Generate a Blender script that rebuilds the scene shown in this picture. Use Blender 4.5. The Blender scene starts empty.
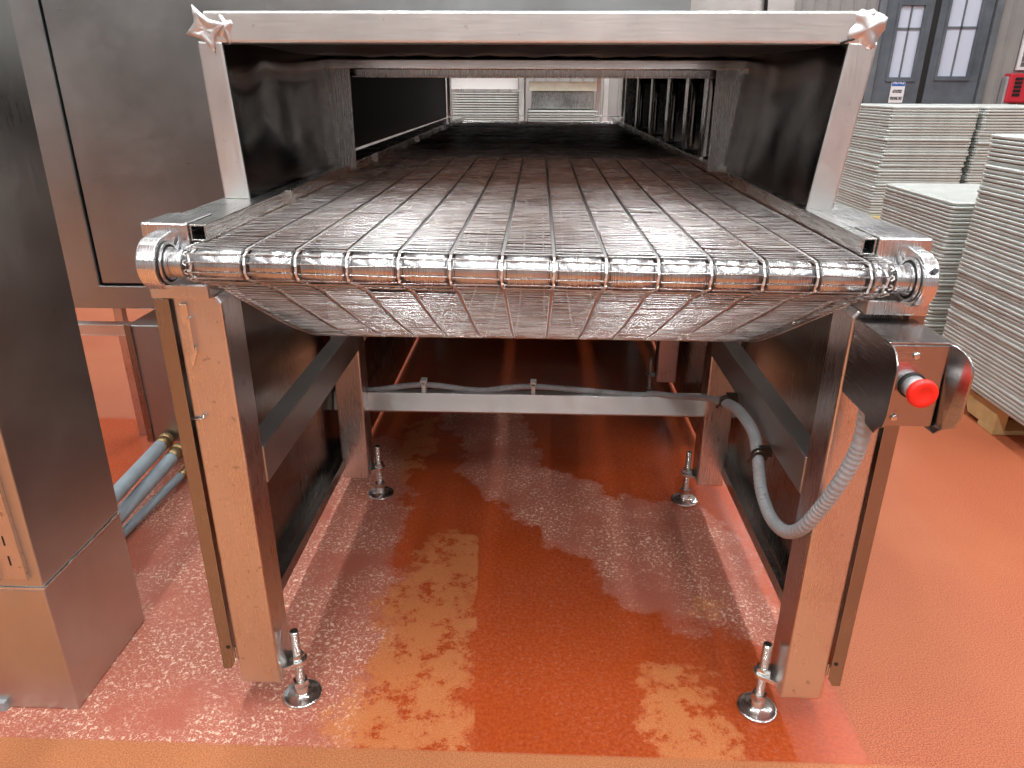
import bpy, bmesh, math, random
from mathutils import Vector, Matrix
random.seed(7)
PI = math.pi
C = bpy.context.scene.collection

# ------------------------------------------------------------------ materials
def mat(name):
    m = bpy.data.materials.new(name); m.use_nodes = True
    nt = m.node_tree; return m, nt, nt.nodes['Principled BSDF']
def N(nt, t, **k):
    n = nt.nodes.new(t)
    for a, b in k.items(): setattr(n, a, b)
    return n
def srgb(r, g, b):
    f = lambda c: (c/255/12.92) if c/255 <= .04045 else ((c/255+.055)/1.055)**2.4
    return (f(r), f(g), f(b), 1)
def noise(nt, vec, scale, detail=3, rough=.5, dist=0):
    n = N(nt, 'ShaderNodeTexNoise'); n.inputs['Scale'].default_value = scale
    n.inputs['Detail'].default_value = detail; n.inputs['Roughness'].default_value = rough
    n.inputs['Distortion'].default_value = dist
    if vec is not None: nt.links.new(vec, n.inputs['Vector'])
    return n.outputs['Fac']
def mapping(nt, scale=(1,1,1)):
    t = N(nt, 'ShaderNodeTexCoord'); m = N(nt, 'ShaderNodeMapping'); m.inputs['Scale'].default_value = scale
    nt.links.new(t.outputs['Object'], m.inputs['Vector']); return m.outputs['Vector']
def rng(nt, v, a, b, c=0., d=1., smooth=False):
    n = N(nt, 'ShaderNodeMapRange'); nt.links.new(v, n.inputs[0])
    if smooth: n.interpolation_type = 'SMOOTHSTEP'
    for i, x in enumerate((a, b, c, d)): n.inputs[1+i].default_value = x
    return n.outputs[0]
def math_(nt, op, a, b=None):
    n = N(nt, 'ShaderNodeMath', operation=op)
    for i, x in enumerate((a, b)):
        if x is None: continue
        if isinstance(x, (int, float)): n.inputs[i].default_value = x
        else: nt.links.new(x, n.inputs[i])
    return n.outputs[0]
def mixc(nt, f, a, b):
    n = N(nt, 'ShaderNodeMix', data_type='RGBA')
    for i, x in ((0, f), (6, a), (7, b)):
        if isinstance(x, (int, float, tuple)): n.inputs[i].default_value = x
        else: nt.links.new(x, n.inputs[i])
    return n.outputs[2]
def bump(nt, p, h, strength, dist=.001):
    b = N(nt, 'ShaderNodeBump'); b.inputs['Strength'].default_value = strength; b.inputs['Distance'].default_value = dist
    nt.links.new(h, b.inputs['Height']); nt.links.new(b.outputs[0], p.inputs['Normal']); return b

def steel(name, col=(.60,.59,.57), rough=.27, brush=(1,1,60), br=.12, wave=0., spots=0., wscale=3.):
    """brushed stainless: stretched noise for the grain, smudges in the roughness"""
    m, nt, p = mat(name)
    p.inputs['Metallic'].default_value = 1
    v = mapping(nt, brush); g = noise(nt, v, 14, 4, .6)
    sm = noise(nt, mapping(nt), 4.5, 5, .6, .4)
    r = math_(nt, 'ADD', rng(nt, g, .3, .7, -.06, .06), rng(nt, sm, .3, .75, rough-.05, rough+.08))
    nt.links.new(r, p.inputs['Roughness'])
    c = mixc(nt, rng(nt, sm, .35, .75), tuple(x*.9 for x in col)+(1,), tuple(min(1, x*1.06) for x in col)+(1,))
    if spots:
        sp = rng(nt, noise(nt, mapping(nt), 75, 2, .5), .69, .72, 0, spots)
        c = mixc(nt, sp, c, tuple(x*.4 for x in col)+(1,))
    nt.links.new(c, p.inputs['Base Color'])
    if wave:
        w = noise(nt, mapping(nt), wscale, 1.5, .4)
        h = math_(nt, 'ADD', math_(nt, 'MULTIPLY', w, wave), math_(nt, 'MULTIPLY', g, br*.004))
        bump(nt, p, h, 1, 1)
    else:
        bump(nt, p, g, br, .001)
    return m
def plain(name, col, rough=.5, metal=0., nscale=0, namt=.15, bumpy=0, emit=None, est=1):
    m, nt, p = mat(name)
    p.inputs['Roughness'].default_value = rough; p.inputs['Metallic'].default_value = metal
    c4 = col if len(col) == 4 else tuple(col)+(1,)
    if nscale:
        f = noise(nt, mapping(nt), nscale, 4, .6)
        c = mixc(nt, rng(nt, f, .3, .7), tuple(x*(1-namt) for x in c4[:3])+(1,), tuple(min(1, x*(1+namt)) for x in c4[:3])+(1,))
        nt.links.new(c, p.inputs['Base Color'])
        if bumpy: bump(nt, p, f, bumpy, .002)
    else: p.inputs['Base Color'].default_value = c4
    if emit: p.inputs['Emission Color'].default_value = tuple(emit)+(1,); p.inputs['Emission Strength'].default_value = est
    return m

M = {}
M['leg'] = steel('brushed_steel_leg', (.68,.655,.64), .30, (40,40,1), .06, spots=.5)
M['rail'] = steel('brushed_steel_rail', (.62,.62,.60), .24, (40,1,40), .15)
M['cross'] = steel('brushed_steel_cross', (.80,.80,.78), .42, (1,40,40), .15)
M['hood'] = steel('hood_steel', (.80,.79,.76), .36, (1,20,20), .12, spots=.25)
M['hoodpost'] = steel('hood_post_steel', (.76,.75,.73), .38, (20,20,1), .12, spots=.3)
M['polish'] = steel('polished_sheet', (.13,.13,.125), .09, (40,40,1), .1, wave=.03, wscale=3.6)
M['dull'] = steel('dull_sheet', (.33,.32,.30), .22, (40,40,1), .1, wave=.003)
M['flange'] = steel('flange_sheet', (.52,.51,.49), .26, (30,1,1), .02)
M['dark'] = plain('shade_dark_sheet', (.008,.008,.008), .6)  # near black: the dimness inside the tunnel is put into the colour
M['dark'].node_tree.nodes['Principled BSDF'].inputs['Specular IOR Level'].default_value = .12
M['cabinet'] = steel('cabinet_steel', (.58,.575,.55), .34, (50,50,1), .015)
M['encl'] = steel('enclosure_steel', (.44,.45,.445), .36, (1,1,50), .03)
M['wire'] = steel('belt_wire', (.45,.43,.415), .26, (1,60,60), .0)
M['linkwire'] = plain('bright_link_wire', (.86,.84,.82), .38, .85)
M['roller'] = steel('roller_steel', (.57,.57,.57), .26, (60,1,1), .05)
M['bearing'] = steel('machined_steel', (.78,.78,.78), .22, (60,1,1), .1)
M['box'] = steel('box_steel', (.46,.44,.43), .24, (1,1,50), .1, spots=.4)
M['bolt'] = steel('bolt_steel', (.78,.78,.76), .2, (1,1,1), .05)
M['black'] = plain('dark_rubber', (.012,.012,.012), .5)
M['void'] = plain('shadowed_bore', (.02,.015,.013), .6)  # darkness of bores and recesses, put into the colour
M['red'] = plain('red_button_plastic', (.85,.022,.012), .35)
M['conduit'] = plain('grey_conduit', (.34,.35,.36), .5, nscale=20, namt=.1)
M['pipe'] = plain('grey_pvc_hose', (.30,.35,.38), .45, nscale=15, namt=.12)
M['brass'] = plain('old_brass', (.32,.21,.10), .42, .8, nscale=60, namt=.4)
M['tray'] = plain('aluminium_tray', (.50,.515,.48), .42, .35, nscale=9, namt=.12)
M['traytop'] = plain('aluminium_tray_top', (.62,.65,.62), .5, .35, nscale=30, namt=.12)
M['wood'] = plain('pine_wood', (.62,.45,.20), .7, nscale=6, namt=.3)
M['door'] = plain('grey_door', (.105,.125,.145), .5, nscale=3, namt=.3)
M['doorframe'] = plain('door_frame', (.14,.16,.175), .5, nscale=5, namt=.2)
M['glass_white'] = plain('frosted_pane', (.62,.68,.80), .3)
M['wallc'] = plain('ribbed_wall', (.30,.295,.28), .5, nscale=2, namt=.1)
M['wallp'] = plain('plain_wall', (.30,.30,.30), .7, nscale=1, namt=.1)
M['ceil'] = plain('ceiling_paint', (.42,.42,.41), .8, nscale=1, namt=.1)
M['signw'] = plain('sign_white', (.85,.85,.85), .4)
M['signb'] = plain('sign_blue', (.03,.14,.50), .4)
M['redbox'] = plain('red_enamel', (.62,.03,.05), .4)
M['whitebar'] = plain('cream_board', (.75,.74,.60), .6, nscale=8)
M['clampsteel'] = plain('dark_clamp_steel', (.12,.10,.08), .3, .9)
M['rail2'] = steel('mid_rail_steel', (.50,.50,.48), .42, (40,1,40), .12)
M['whitecard'] = plain('white_card', (.70,.70,.68), .6)
M['satin'] = plain('satin_aluminium', (.62,.62,.62), .4, .3)
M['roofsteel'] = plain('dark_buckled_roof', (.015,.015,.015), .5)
M['header'] = steel('pale_header', (.92,.92,.91), .14, (1,20,20), .02)
M['clip'] = plain('nylon_clip', (.62,.62,.58), .5)

def floor_mat():
    m, nt, p = mat('epoxy_floor')
    tc = N(nt, 'ShaderNodeTexCoord'); P = tc.outputs['Object']
    # wobble coordinates so that the stain outlines are ragged
    nz = N(nt, 'ShaderNodeTexNoise'); nz.inputs['Scale'].default_value = 9; nz.inputs['Detail'].default_value = 7; nz.inputs['Roughness'].default_value = .62
    nt.links.new(P, nz.inputs['Vector'])
    sub = N(nt, 'ShaderNodeVectorMath', operation='SUBTRACT'); nt.links.new(nz.outputs['Color'], sub.inputs[0]); sub.inputs[1].default_value = (.5,.5,.5)
    sc = N(nt, 'ShaderNodeVectorMath', operation='SCALE'); nt.links.new(sub.outputs[0], sc.inputs[0]); sc.inputs['Scale'].default_value = .26
    ad = N(nt, 'ShaderNodeVectorMath', operation='ADD'); nt.links.new(P, ad.inputs[0]); nt.links.new(sc.outputs[0], ad.inputs[1])
    Q = ad.outputs[0]
    sx = N(nt, 'ShaderNodeSeparateXYZ'); nt.links.new(P, sx.inputs[0])
    X, Y = sx.outputs[0], sx.outputs[1]
    def blob(cx, cy, rx, ry, rot=0, soft=.12):
        mp = N(nt, 'ShaderNodeMapping', vector_type='TEXTURE'); nt.links.new(Q, mp.inputs['Vector'])
        mp.inputs['Location'].default_value = (cx, cy, 0); mp.inputs['Rotation'].default_value = (0, 0, rot); mp.inputs['Scale'].default_value = (rx, ry, 1e3)
        ln = N(nt, 'ShaderNodeVectorMath', operation='LENGTH'); nt.links.new(mp.outputs[0], ln.inputs[0])
        return rng(nt, ln.outputs['Value'], 1-soft, 1+soft, 1, 0)
    def mx(*a):
        r = a[0]
        for b in a[1:]: r = math_(nt, 'MAXIMUM', r, b)
        return r
    # the coated strip that the machine stands on
    inA = math_(nt, 'MULTIPLY', rng(nt, Y, 1.040, 1.046), rng(nt, X, .668, .676, 1, 0))
    back = math_(nt, 'MAXIMUM', rng(nt, Y, 2.52, 2.56, 1, 0), rng(nt, X, -.82, -.80))
    tri = math_(nt, 'MULTIPLY', inA, back)
    grit = noise(nt, P, 330, 3, .7)
    grit2 = noise(nt, P, 120, 4, .7)
    big = noise(nt, P, 1.6, 4, .55)
    outc = mixc(nt, rng(nt, grit, .40, .60), srgb(124,58,34), srgb(184,102,68))
    outc = mixc(nt, rng(nt, big, .35, .65, 0, .35), outc, srgb(178,108,70))
    strip = math_(nt, 'MULTIPLY', rng(nt, Y, 1.040, 1.046, 1, 0), rng(nt, X, .62, .9, 1, 0))
    outc = mixc(nt, math_(nt, 'MULTIPLY', strip, .3), outc, mixc(nt, rng(nt, grit, .32, .68), srgb(176,118,66), srgb(216,160,106)))
    wet = mixc(nt, rng(nt, grit2, .3, .7), srgb(146,54,22), srgb(180,80,38))
    pink = mixc(nt, rng(nt, grit, .35, .65), srgb(152,76,58), srgb(186,110,90))
    tan = mixc(nt, rng(nt, grit, .35, .65), srgb(170,92,50), srgb(206,130,80))
    pinkm = mx(blob(-.78, 1.35, .42, .75), blob(-.62, 1.9, .22, .5), blob(.20, 1.86, .17, .62, .75), blob(.38,1.72,.23,.30, .3), blob(-.20,2.55,.14,.4,.5),
               blob(-.95,1.9,.35,.7), blob(-.52,1.35,.17,.55))
    left_of_seam = rng(nt, math_(nt, 'ADD', X, math_(nt, 'MULTIPLY', Y, .065)), -.040, -.034, 1, 0)
    tanm = mx(math_(nt, 'MULTIPLY', mx(blob(-.24, 1.42, .12, .36), blob(-.26, 1.08, .16, .16), blob(-.20,1.66,.09,.12)), left_of_seam),
              blob(.33, 1.11, .10, .15), blob(-.42, 2.35, .06, .25), blob(.45,1.5,.03,.05))
    brk = rng(nt, noise(nt, P, 22, 8, .75), .40, .47)
    brk2 = rng(nt, noise(nt, P, 14, 9, .8), .42, .50)
    tanm = math_(nt, 'MULTIPLY', tanm, brk2)
    c = mixc(nt, pinkm, wet, pink)
    c = mixc(nt, math_(nt, 'MULTIPLY', tanm, .9), c, tan)
    # mineral residue: small white flecks, in drifts inside the dried zones
    vz = N(nt, 'ShaderNodeTexNoise'); vz.inputs['Scale'].default_value = 108; vz.inputs['Detail'].default_value = 5; vz.inputs['Roughness'].default_value = .72; vz.inputs['Distortion'].default_value = .6
    nt.links.new(P, vz.inputs['Vector'])
    fleck = rng(nt, vz.outputs['Fac'], .545, .59)
    fleckf = rng(nt, noise(nt, P, 260, 3, .7), .56, .62)
    fleck = math_(nt, 'MAXIMUM', fleck, math_(nt, 'MULTIPLY', fleckf, .65))
    drift = rng(nt, noise(nt, P, 5, 4, .6), .36, .54)
    fm = math_(nt, 'MULTIPLY', math_(nt, 'MULTIPLY', fleck, drift), math_(nt, 'MAXIMUM', pinkm, .07))
    c = mixc(nt, math_(nt, 'MULTIPLY', fm, .85), c, srgb(240,205,180))
    col = mixc(nt, tri, outc, c)
    nt.links.new(col, p.inputs['Base Color'])
    dry = math_(nt, 'MAXIMUM', pinkm, tanm)
    rA = rng(nt, dry, 0, 1, .20, .44)
    rr = N(nt, 'ShaderNodeMix', data_type='FLOAT'); nt.links.new(tri, rr.inputs[0]); rr.inputs[2].default_value = .55; nt.links.new(rA, rr.inputs[3])
    nt.links.new(rr.outputs[0], p.inputs['Roughness'])
    p.inputs['Specular IOR Level'].default_value = .28
    bmp = bump(nt, p, grit2, .35, .0015)
    return m
M['floor'] = floor_mat()

# ------------------------------------------------------------------ mesh helpers
# the right hand end of the machine's nose sits about a centimetre lower than the left
SAGGING = {'leg', 'bearing_plate', 'bearing_housing', 'housing_block', 'seal_groove', 'bearing_ring', 'shaft_end', 'set_screw', 'side_rail', 'bore_shade',
           'rail_lug', 'nose_roller', 'mesh_belt', 'link_row', 'hood_post', 'hood_side_sheet'}
def sag(v, k):
    x, y, z = v
    w = max(0, min(1, (1.29-z)/.26))*max(0, min(1, (z-.78)/.12))*max(0, min(1, (2.5-y)/.8))
    return (x, y, z-.0105*(x+k)*w)
class MB:
    def __init__(s): s.v = []; s.f = []; s.sm = []
    def add(s, vs, fs, smooth=False):
        o = len(s.v); s.v += [tuple(v) for v in vs]
        s.f += [tuple(i+o for i in f) for f in fs]; s.sm += [smooth]*len(fs); return s
    def box(s, x0, x1, y0, y1, z0, z1, mtx=None):
        vs = [Vector((x, y, z)) for x in (x0, x1) for y in (y0, y1) for z in (z0, z1)]
        if mtx: vs = [mtx @ v for v in vs]
        return s.add(vs, [(0,1,3,2),(4,6,7,5),(0,4,5,1),(2,3,7,6),(0,2,6,4),(1,5,7,3)])
    def prism(s, poly, axis, a, b, mtx=None, smooth=False):
        """poly of 2-tuples in the two other axes (cyclic order x>y>z), extruded a..b"""
        def mk(p, t):
            if axis == 'x': return Vector((t, p[0], p[1]))
            if axis == 'y': return Vector((p[0], t, p[1]))
            return Vector((p[0], p[1], t))
        n = len(poly); vs = [mk(p, a) for p in poly]+[mk(p, b) for p in poly]
        if mtx: vs = [mtx @ v for v in vs]
        s.add(vs, [tuple(range(n)), tuple(range(2*n-1, n-1, -1))])
        o = len(s.v)-2*n
        s.f += [(o+i, o+(i+1) % n, o+n+(i+1) % n, o+n+i) for i in range(n)]; s.sm += [smooth]*n
        return s
    def frame(s, outer, inner, axis, a, b):
        """ring between two equal-length outlines, extruded"""
        n = len(outer)
        def mk(p, t): return (t, p[0], p[1]) if axis == 'x' else ((p[0], t, p[1]) if axis == 'y' else (p[0], p[1], t))
        vs = [mk(p, t) for t in (a, b) for ol in (outer, inner) for p in ol]
        fs = []
        for i in range(n):
            j = (i+1) % n
            fs += [(i, j, n+j, n+i), (2*n+i, 3*n+i, 3*n+j, 2*n+j), (i, 2*n+i, 2*n+j, j), (n+i, n+j, 3*n+j, 3*n+i)]
        return s.add(vs, fs)
    def tube(s, pts, r, n=12, cap=True, smooth=True):
        pts = [Vector(p) for p in pts]; rs = r if isinstance(r, (list, tuple)) else [r]*len(pts)
        rings = []; up = None
        for i, p in enumerate(pts):
            t = (pts[min(i+1, len(pts)-1)]-pts[max(i-1, 0)]).normalized()
            if up is None:
                up = Vector((0,0,1)) if abs(t.z) < .9 else Vector((1,0,0))
            u = (up-t*up.dot(t)).normalized(); w = t.cross(u); up = u
            rings.append([p+(u*math.cos(2*PI*k/n)+w*math.sin(2*PI*k/n))*rs[i] for k in range(n)])
        vs = [v for g in rings for v in g]; fs = []
        for i in range(len(pts)-1):
            for k in range(n): fs.append((i*n+k, i*n+(k+1) % n, (i+1)*n+(k+1) % n, (i+1)*n+k))
        s.add(vs, fs, smooth)
        if cap:
            o = len(s.v)-len(vs); s.f += [tuple(o+k for k in reversed(range(n))), tuple(o+(len(pts)-1)*n+k for k in range(n))]; s.sm += [False]*2
        return s
    def cyl(s, p, q, r, n=24): return s.tube([p, q], r, n)
    def lathe(s, prof, c, axis='z', n=32, smooth=True):
        c = Vector(c); vs = []
        for (r, h) in prof:
            for k in range(n):
                a = 2*PI*k/n; x, y = r*math.cos(a), r*math.sin(a)
                vs.append(c+(Vector((x, y, h)) if axis == 'z' else Vector((h, x, y)) if axis == 'x' else Vector((x, h, y))))
        fs = [(i*n+k, i*n+(k+1) % n, (i+1)*n+(k+1) % n, (i+1)*n+k) for i in range(len(prof)-1) for k in range(n)]
        s.add(vs, fs, smooth)
        o = len(s.v)-len(vs); s.f += [tuple(o+k for k in reversed(range(n))), tuple(o+(len(prof)-1)*n+k for k in range(n))]; s.sm += [False]*2
        return s
    def build(s, name, m, parent=None, bevel=0, seg=2, fix=True):
        if name in SAGGING: s.v = [sag(v, .55 if name not in ('side_rail', 'bore_shade', 'rail_lug', 'hood_post', 'hood_side_sheet', 'housing_block') else 1.0) for v in s.v]
        me = bpy.data.meshes.new(name); me.from_pydata(s.v, [], s.f); me.update()
        if fix:
            bm = bmesh.new(); bm.from_mesh(me); bmesh.ops.recalc_face_normals(bm, faces=bm.faces); bm.to_mesh(me); bm.free()
        me.polygons.foreach_set('use_smooth', s.sm)
        me.materials.append(m if not isinstance(m, str) else M[m])
        o = bpy.data.objects.new(name, me); C.objects.link(o)
        if parent is not None:
            o.parent = parent
            w = parent.matrix_world if False else None
            # meshes are written in world coordinates: cancel the offsets of the parents
            off = Vector((0,0,0)); q = parent
            while q is not None: off += q.location; q = q.parent
            o.location = -off
        if bevel:
            b = o.modifiers.new('edge', 'BEVEL'); b.width = bevel; b.segments = seg; b.limit_method = 'ANGLE'; b.angle_limit = .7
            b.harden_normals = False
        return o
def thing(name, label, cat, loc=(0,0,0), group=None):
    o = bpy.data.objects.new(name, None); C.objects.link(o); o.location = loc; o.empty_display_size = .1
    o['label'] = label; o['category'] = cat
    if group: o['group'] = group
    return o
def tag(o, label, cat, group=None):
    o['label'] = label; o['category'] = cat
    if group: o['group'] = group
    return o
def struct(o): o['kind'] = 'structure'; return o
def rect(x0, x1, y0, y1): return [(x0,y0),(x1,y0),(x1,y1),(x0,y1)]
def rrect(x0, x1, y0, y1, r, n=4):
    out = []
    for cx, cy, a in ((x1-r, y1-r, 0), (x0+r, y1-r, PI/2), (x0+r, y0+r, PI), (x1-r, y0+r, 3*PI/2)):
        for k in range(n+1): out.append((cx+r*math.cos(a+PI/2*k/n), cy+r*math.sin(a+PI/2*k/n)))
    return out
def bez(pts, n=8):
    """Catmull-Rom through the points"""
    P = [Vector(p) for p in pts]; P = [P[0]*2-P[1]]+P+[P[-1]*2-P[-2]]; out = []
    for i in range(1, len(P)-2):
        for k in range(n):
            t = k/n; a, b, c, d = P[i-1:i+3]
            out.append(.5*((2*b)+(-a+c)*t+(2*a-5*b+4*c-d)*t*t+(-a+3*b-3*c+d)*t**3))
    out.append(P[-2]); return out

# ------------------------------------------------------------------ room
X0, X1, Y0, Y1, ZC = -6., 9.5, -5.5, 11., 4.6
struct(MB().box(X0-.2, X1+.2, Y0-.2, Y1+.3, -.2, 0).build('floor', 'floor'))
struct(MB().box(X0-.2, X1+.2, Y0-.2, Y1+.3, ZC, ZC+.2).build('ceiling', 'ceil'))
# ribbed back wall
def ribs(x0, x1, y, z0, z1, name):
    b = MB(); x = x0; prof = []
    while x < x1-.001:
        w = min(.17, x1-x)
        prof += [(x, y), (x+w*.80, y), (x+w*.86, y-.022), (x+w*.94, y-.022)]; x += w
    prof += [(x1, y), (x1, y+.2), (x0, y+.2)]
    b.prism(prof, 'z', z0, z1); return struct(b.build(name, 'wallc'))
DX0, DX1, DZ = 4.50, 6.12, 2.75
ribs(X0, DX0, Y1, 0, ZC, 'wall_back')
ribs(DX1, X1, Y1, 0, ZC, 'wall_back_right')
struct(MB().box(DX0, DX1, Y1, Y1+.2, DZ, ZC).build('wall_back_lintel', 'wallc'))
struct(MB().box(X0-.2, X0, Y0-.2, Y1+.2, 0, ZC).build('wall_left', 'wallp'))
struct(MB().box(X1, X1+.2, Y0-.2, Y1+.2, 0, ZC).build('wall_right', 'wallp'))
struct(MB().box(X0-.2, X1+.2, Y0-.2, Y0, 0, ZC).build('wall_front', 'wallp'))
# double door
fr = MB()
fr.box(DX0, DX0+.10, Y1-.05, Y1+.15, 0, DZ).box(DX1-.09, DX1, Y1-.05, Y1+.15, 0, DZ).box(DX0+.10, DX1-.09, Y1-.05, Y1+.15, DZ-.08, DZ)
struct(fr.build('trim_1', 'doorframe', bevel=.006))
def door(n, x0, x1, wx0, wx1, wz0, wz1):
    d = struct(MB().frame(rect(x0, x1, .01, DZ-.085), rect(wx0, wx1, wz0, wz1), 'y', Y1, Y1+.06).build('door_%d' % n, 'door', bevel=.004))
    f = MB().frame(rect(wx0-.035, wx1+.035, wz0-.035, wz1+.035), rect(wx0+.002, wx1-.002, wz0+.002, wz1-.002), 'y', Y1-.014, Y1+.03)
    f.box(wx0-.03, wx1+.05, Y1-.02, Y1-.001, wz0-.055, wz0-.03)
    f.build('window_frame', 'door', d, bevel=.003)
    MB().box(wx0, wx1, Y1+.032, Y1+.038, wz0, wz1).build('window_pane', 'glass_white', d)
    g = MB(); cx = (wx0+wx1)/2; h = .61
    g.box(cx-.010, cx+.010, Y1+.018, Y1+.031, wz0, wz1)
    z = wz0+h
    g.box(wx0, wx1, Y1+.018, Y1+.031, z-.022, z+.008)
    g.build('glazing_bar', 'doorframe', d)
    return d
dl = door(1, 4.62, 5.24, 4.80, 5.12, 1.345, 2.23)
dr = door(2, 5.325, 6.02, 5.455, 5.86, 1.36, 2.52)
MB().box(5.2405, 5.3245, Y1+.02, Y1+.05, .01, DZ-.085).build('door_seal', 'black', dl)
# notice sign
def text(name, s, size, loc, m, parent, width=None):
    cu = bpy.data.curves.new('t', 'FONT'); cu.body = s; cu.size = size; cu.extrude = .0008; cu.align_x = 'CENTER'; cu.align_y = 'CENTER'
    cu.offset = .002
    t = bpy.data.objects.new('t', cu); C.objects.link(t)
    bpy.context.view_layer.update()
    me = bpy.data.meshes.new_from_object(t.evaluated_get(bpy.context.evaluated_depsgraph_get()))
    C.objects.unlink(t); bpy.data.objects.remove(t)
    w = max(v.co.x for v in me.vertices)-min(v.co.x for v in me.vertices)
    k = width/w if width else 1
    R = Matrix.Rotation(PI/2, 4, 'X')
    for v in me.vertices: v.co = Vector(loc)+(R @ Vector((v.co.x*k, v.co.y, v.co.z)))
    me.name = name; me.materials.clear(); me.materials.append(M[m])
    o = bpy.data.objects.new(name, me); C.objects.link(o); o.parent = parent
    if parent: o.location = -parent.location
    return o
sg = thing('notice_sign', 'small white notice with blue header taped to the left dark grey door', 'sign', (4.955, Y1-.008, 1.02))
MB().box(4.86, 5.05, Y1-.010, Y1-.004, 1.02, 1.335).build('sign_board', 'signw', sg)
MB().box(4.865, 5.045, Y1-.013, Y1-.010, 1.235, 1.33).build('sign_header', 'signb', sg)
text('header_lettering', 'NOTICE', .07, (4.955, Y1-.0145, 1.283), 'signw', sg, .150)
text('sign_lettering', 'AUTHORIZED', .055, (4.955, Y1-.0115, 1.165), 'black', sg, .130)
text('sign_lettering', 'PERSONNEL ONLY', .055, (4.955, Y1-.0115, 1.075), 'black', sg, .165)
# window with white frame on the right and the red box under it
w1 = struct(MB().frame(rect(6.47, 7.3, 1.44, 2.05), rect(6.51, 7.26, 1.48, 2.01), 'y', Y1-.06, Y1-.022).build('window_1', 'signw', bevel=.004))
MB().box(6.51, 7.26, Y1-.045, Y1-.030, 1.48, 2.01).build('window_pane', plain('dim_pane', (.16,.16,.15), .25), w1)
lb = MB()
for k in range(6): lb.box(6.51, 7.26, Y1-.056, Y1-.046, 1.53+.08*k, 1.55+.08*k)
lb.build('window_bars', 'wallc', w1)
rb = thing('red_box', 'red box with dark slotted panel fixed on the ribbed wall below the framed window', 'box', (6.6, Y1-.1, 1.03))
MB().box(6.36, 6.85, Y1-.16, Y1-.0005, 1.03, 1.40).build('box_body', 'redbox', rb, bevel=.02, seg=3)
MB().box(6.33, 6.43, Y1-.13, Y1-.024, 1.00, 1.36).build('side_plate', 'conduit', rb, bevel=.01)
sl = MB()
for k in range(5): sl.box(6.43, 6.53, Y1-.168, Y1-.158, 1.11+.050*k, 1.148+.050*k)
sl.build('slotted_panel', 'black', rb)

# ------------------------------------------------------------------ ceiling lights
def ceiling_light(cx, cy, L, i, power):
    t = thing('ceiling_light', 'long white strip light under the ceiling', 'ceiling light', (cx, cy, ZC-.12), 'strip lights under the ceiling')
    MB().box(cx-.09, cx+.09, cy-L/2, cy+L/2, ZC-.10, ZC-.02).build('light_housing', 'signw', t, bevel=.01)
    MB().box(cx-.065, cx+.065, cy-L/2+.03, cy+L/2-.03, ZC-.13, ZC-.10).build('diffuser', 'lamp', t)
    for sy in (-1, 1):
        MB().cyl((cx, cy+sy*L*.35, ZC-.02), (cx, cy+sy*L*.35, ZC), .006, 8).build('hanger', 'bolt', t)
    ld = bpy.data.lights.new('strip', 'AREA'); ld.shape = 'RECTANGLE'; ld.size = .16; ld.size_y = L-.1; ld.energy = power; ld.color = (.93, 1, 1.04)
    lo = bpy.data.objects.new('lamp_glow', ld); C.objects.link(lo); lo.parent = t; lo.location = (0, 0, -.015)
M['lamp'] = plain('lamp_diffuser', (.9,.9,.9), .5, emit=(1,.97,.92), est=9)
i = 0
for cy, pw in ((-3.4, 85), (-.6, 115), (2.2, 100), (5.0, 80), (8.6, 90)):
    for cx in (-3.9, -.9, .85, 3.4, 6.4):
        ceiling_light(cx, cy, 2.2, i, pw); i += 1

# ------------------------------------------------------------------ the conveyor
conv = thing('conveyor', 'stainless steel mesh belt tunnel conveyor standing on square legs in the centre', 'conveyor', (0, 1.1, 0))
LI, LO = .505, .585
LEGY = (1.115, 1.948, 2.78, 3.9, 5.1)
for iy, ly in enumerate(LEGY):
    for s in (-1, 1):
        if iy == 2 and s < 0: continue
        top = .905 if iy == 0 else .93
        b = MB()
        if iy == 0: poly = [(s*LI, .09), (s*LO, .09), (s*LO, top), (s*(LI+.008), top), (s*LI, top-.012)]
        else: poly = [(s*LI, .09), (s*LO, .09), (s*LO, top), (s*LI, top)]
        b.prism(poly, 'y', ly, ly+.08)
        leg = b.build('leg', 'leg', conv, bevel=.004)
        # levelling foot on an ear welded to the inner side of the leg
        fx, fy = s*.486, ly+.058
        f = MB()
        f.prism([(s*LI, fy-.032), (s*LI, fy+.022)]+[(fx-s*.020*math.cos(a), fy-.020*math.sin(a)*(-1)) for a in [PI/2*(1-k/4) for k in range(9)]], 'z', .096, .104)
        f.build('foot_ear', 'bolt', leg, bevel=.001)
        f = MB().cyl((fx, fy, .02), (fx, fy, .175), .0085, 16)
        for k in range(30): f.lathe([(.0085, .022+k*.005), (.0095, .0245+k*.005), (.0085, .027+k*.005)], (fx, fy, 0), n=12)
        f.lathe([(.040, .0), (.0415, .002), (.0415, .005), (.040, .007), (.036, .0072), (.015, .011), (.013, .014), (.013, .028), (.010, .031)], (fx, fy, .0005), n=40)
        f.prism([(fx+.016*math.cos(a*PI/3), fy+.016*math.sin(a*PI/3)) for a in range(6)], 'z', .030, .044)
        f.prism([(fx+.015*math.cos(a*PI/3+.3), fy+.015*math.sin(a*PI/3+.3)) for a in range(6)], 'z', .105, .115)
        f.build('levelling_foot', 'bolt', leg)
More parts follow.
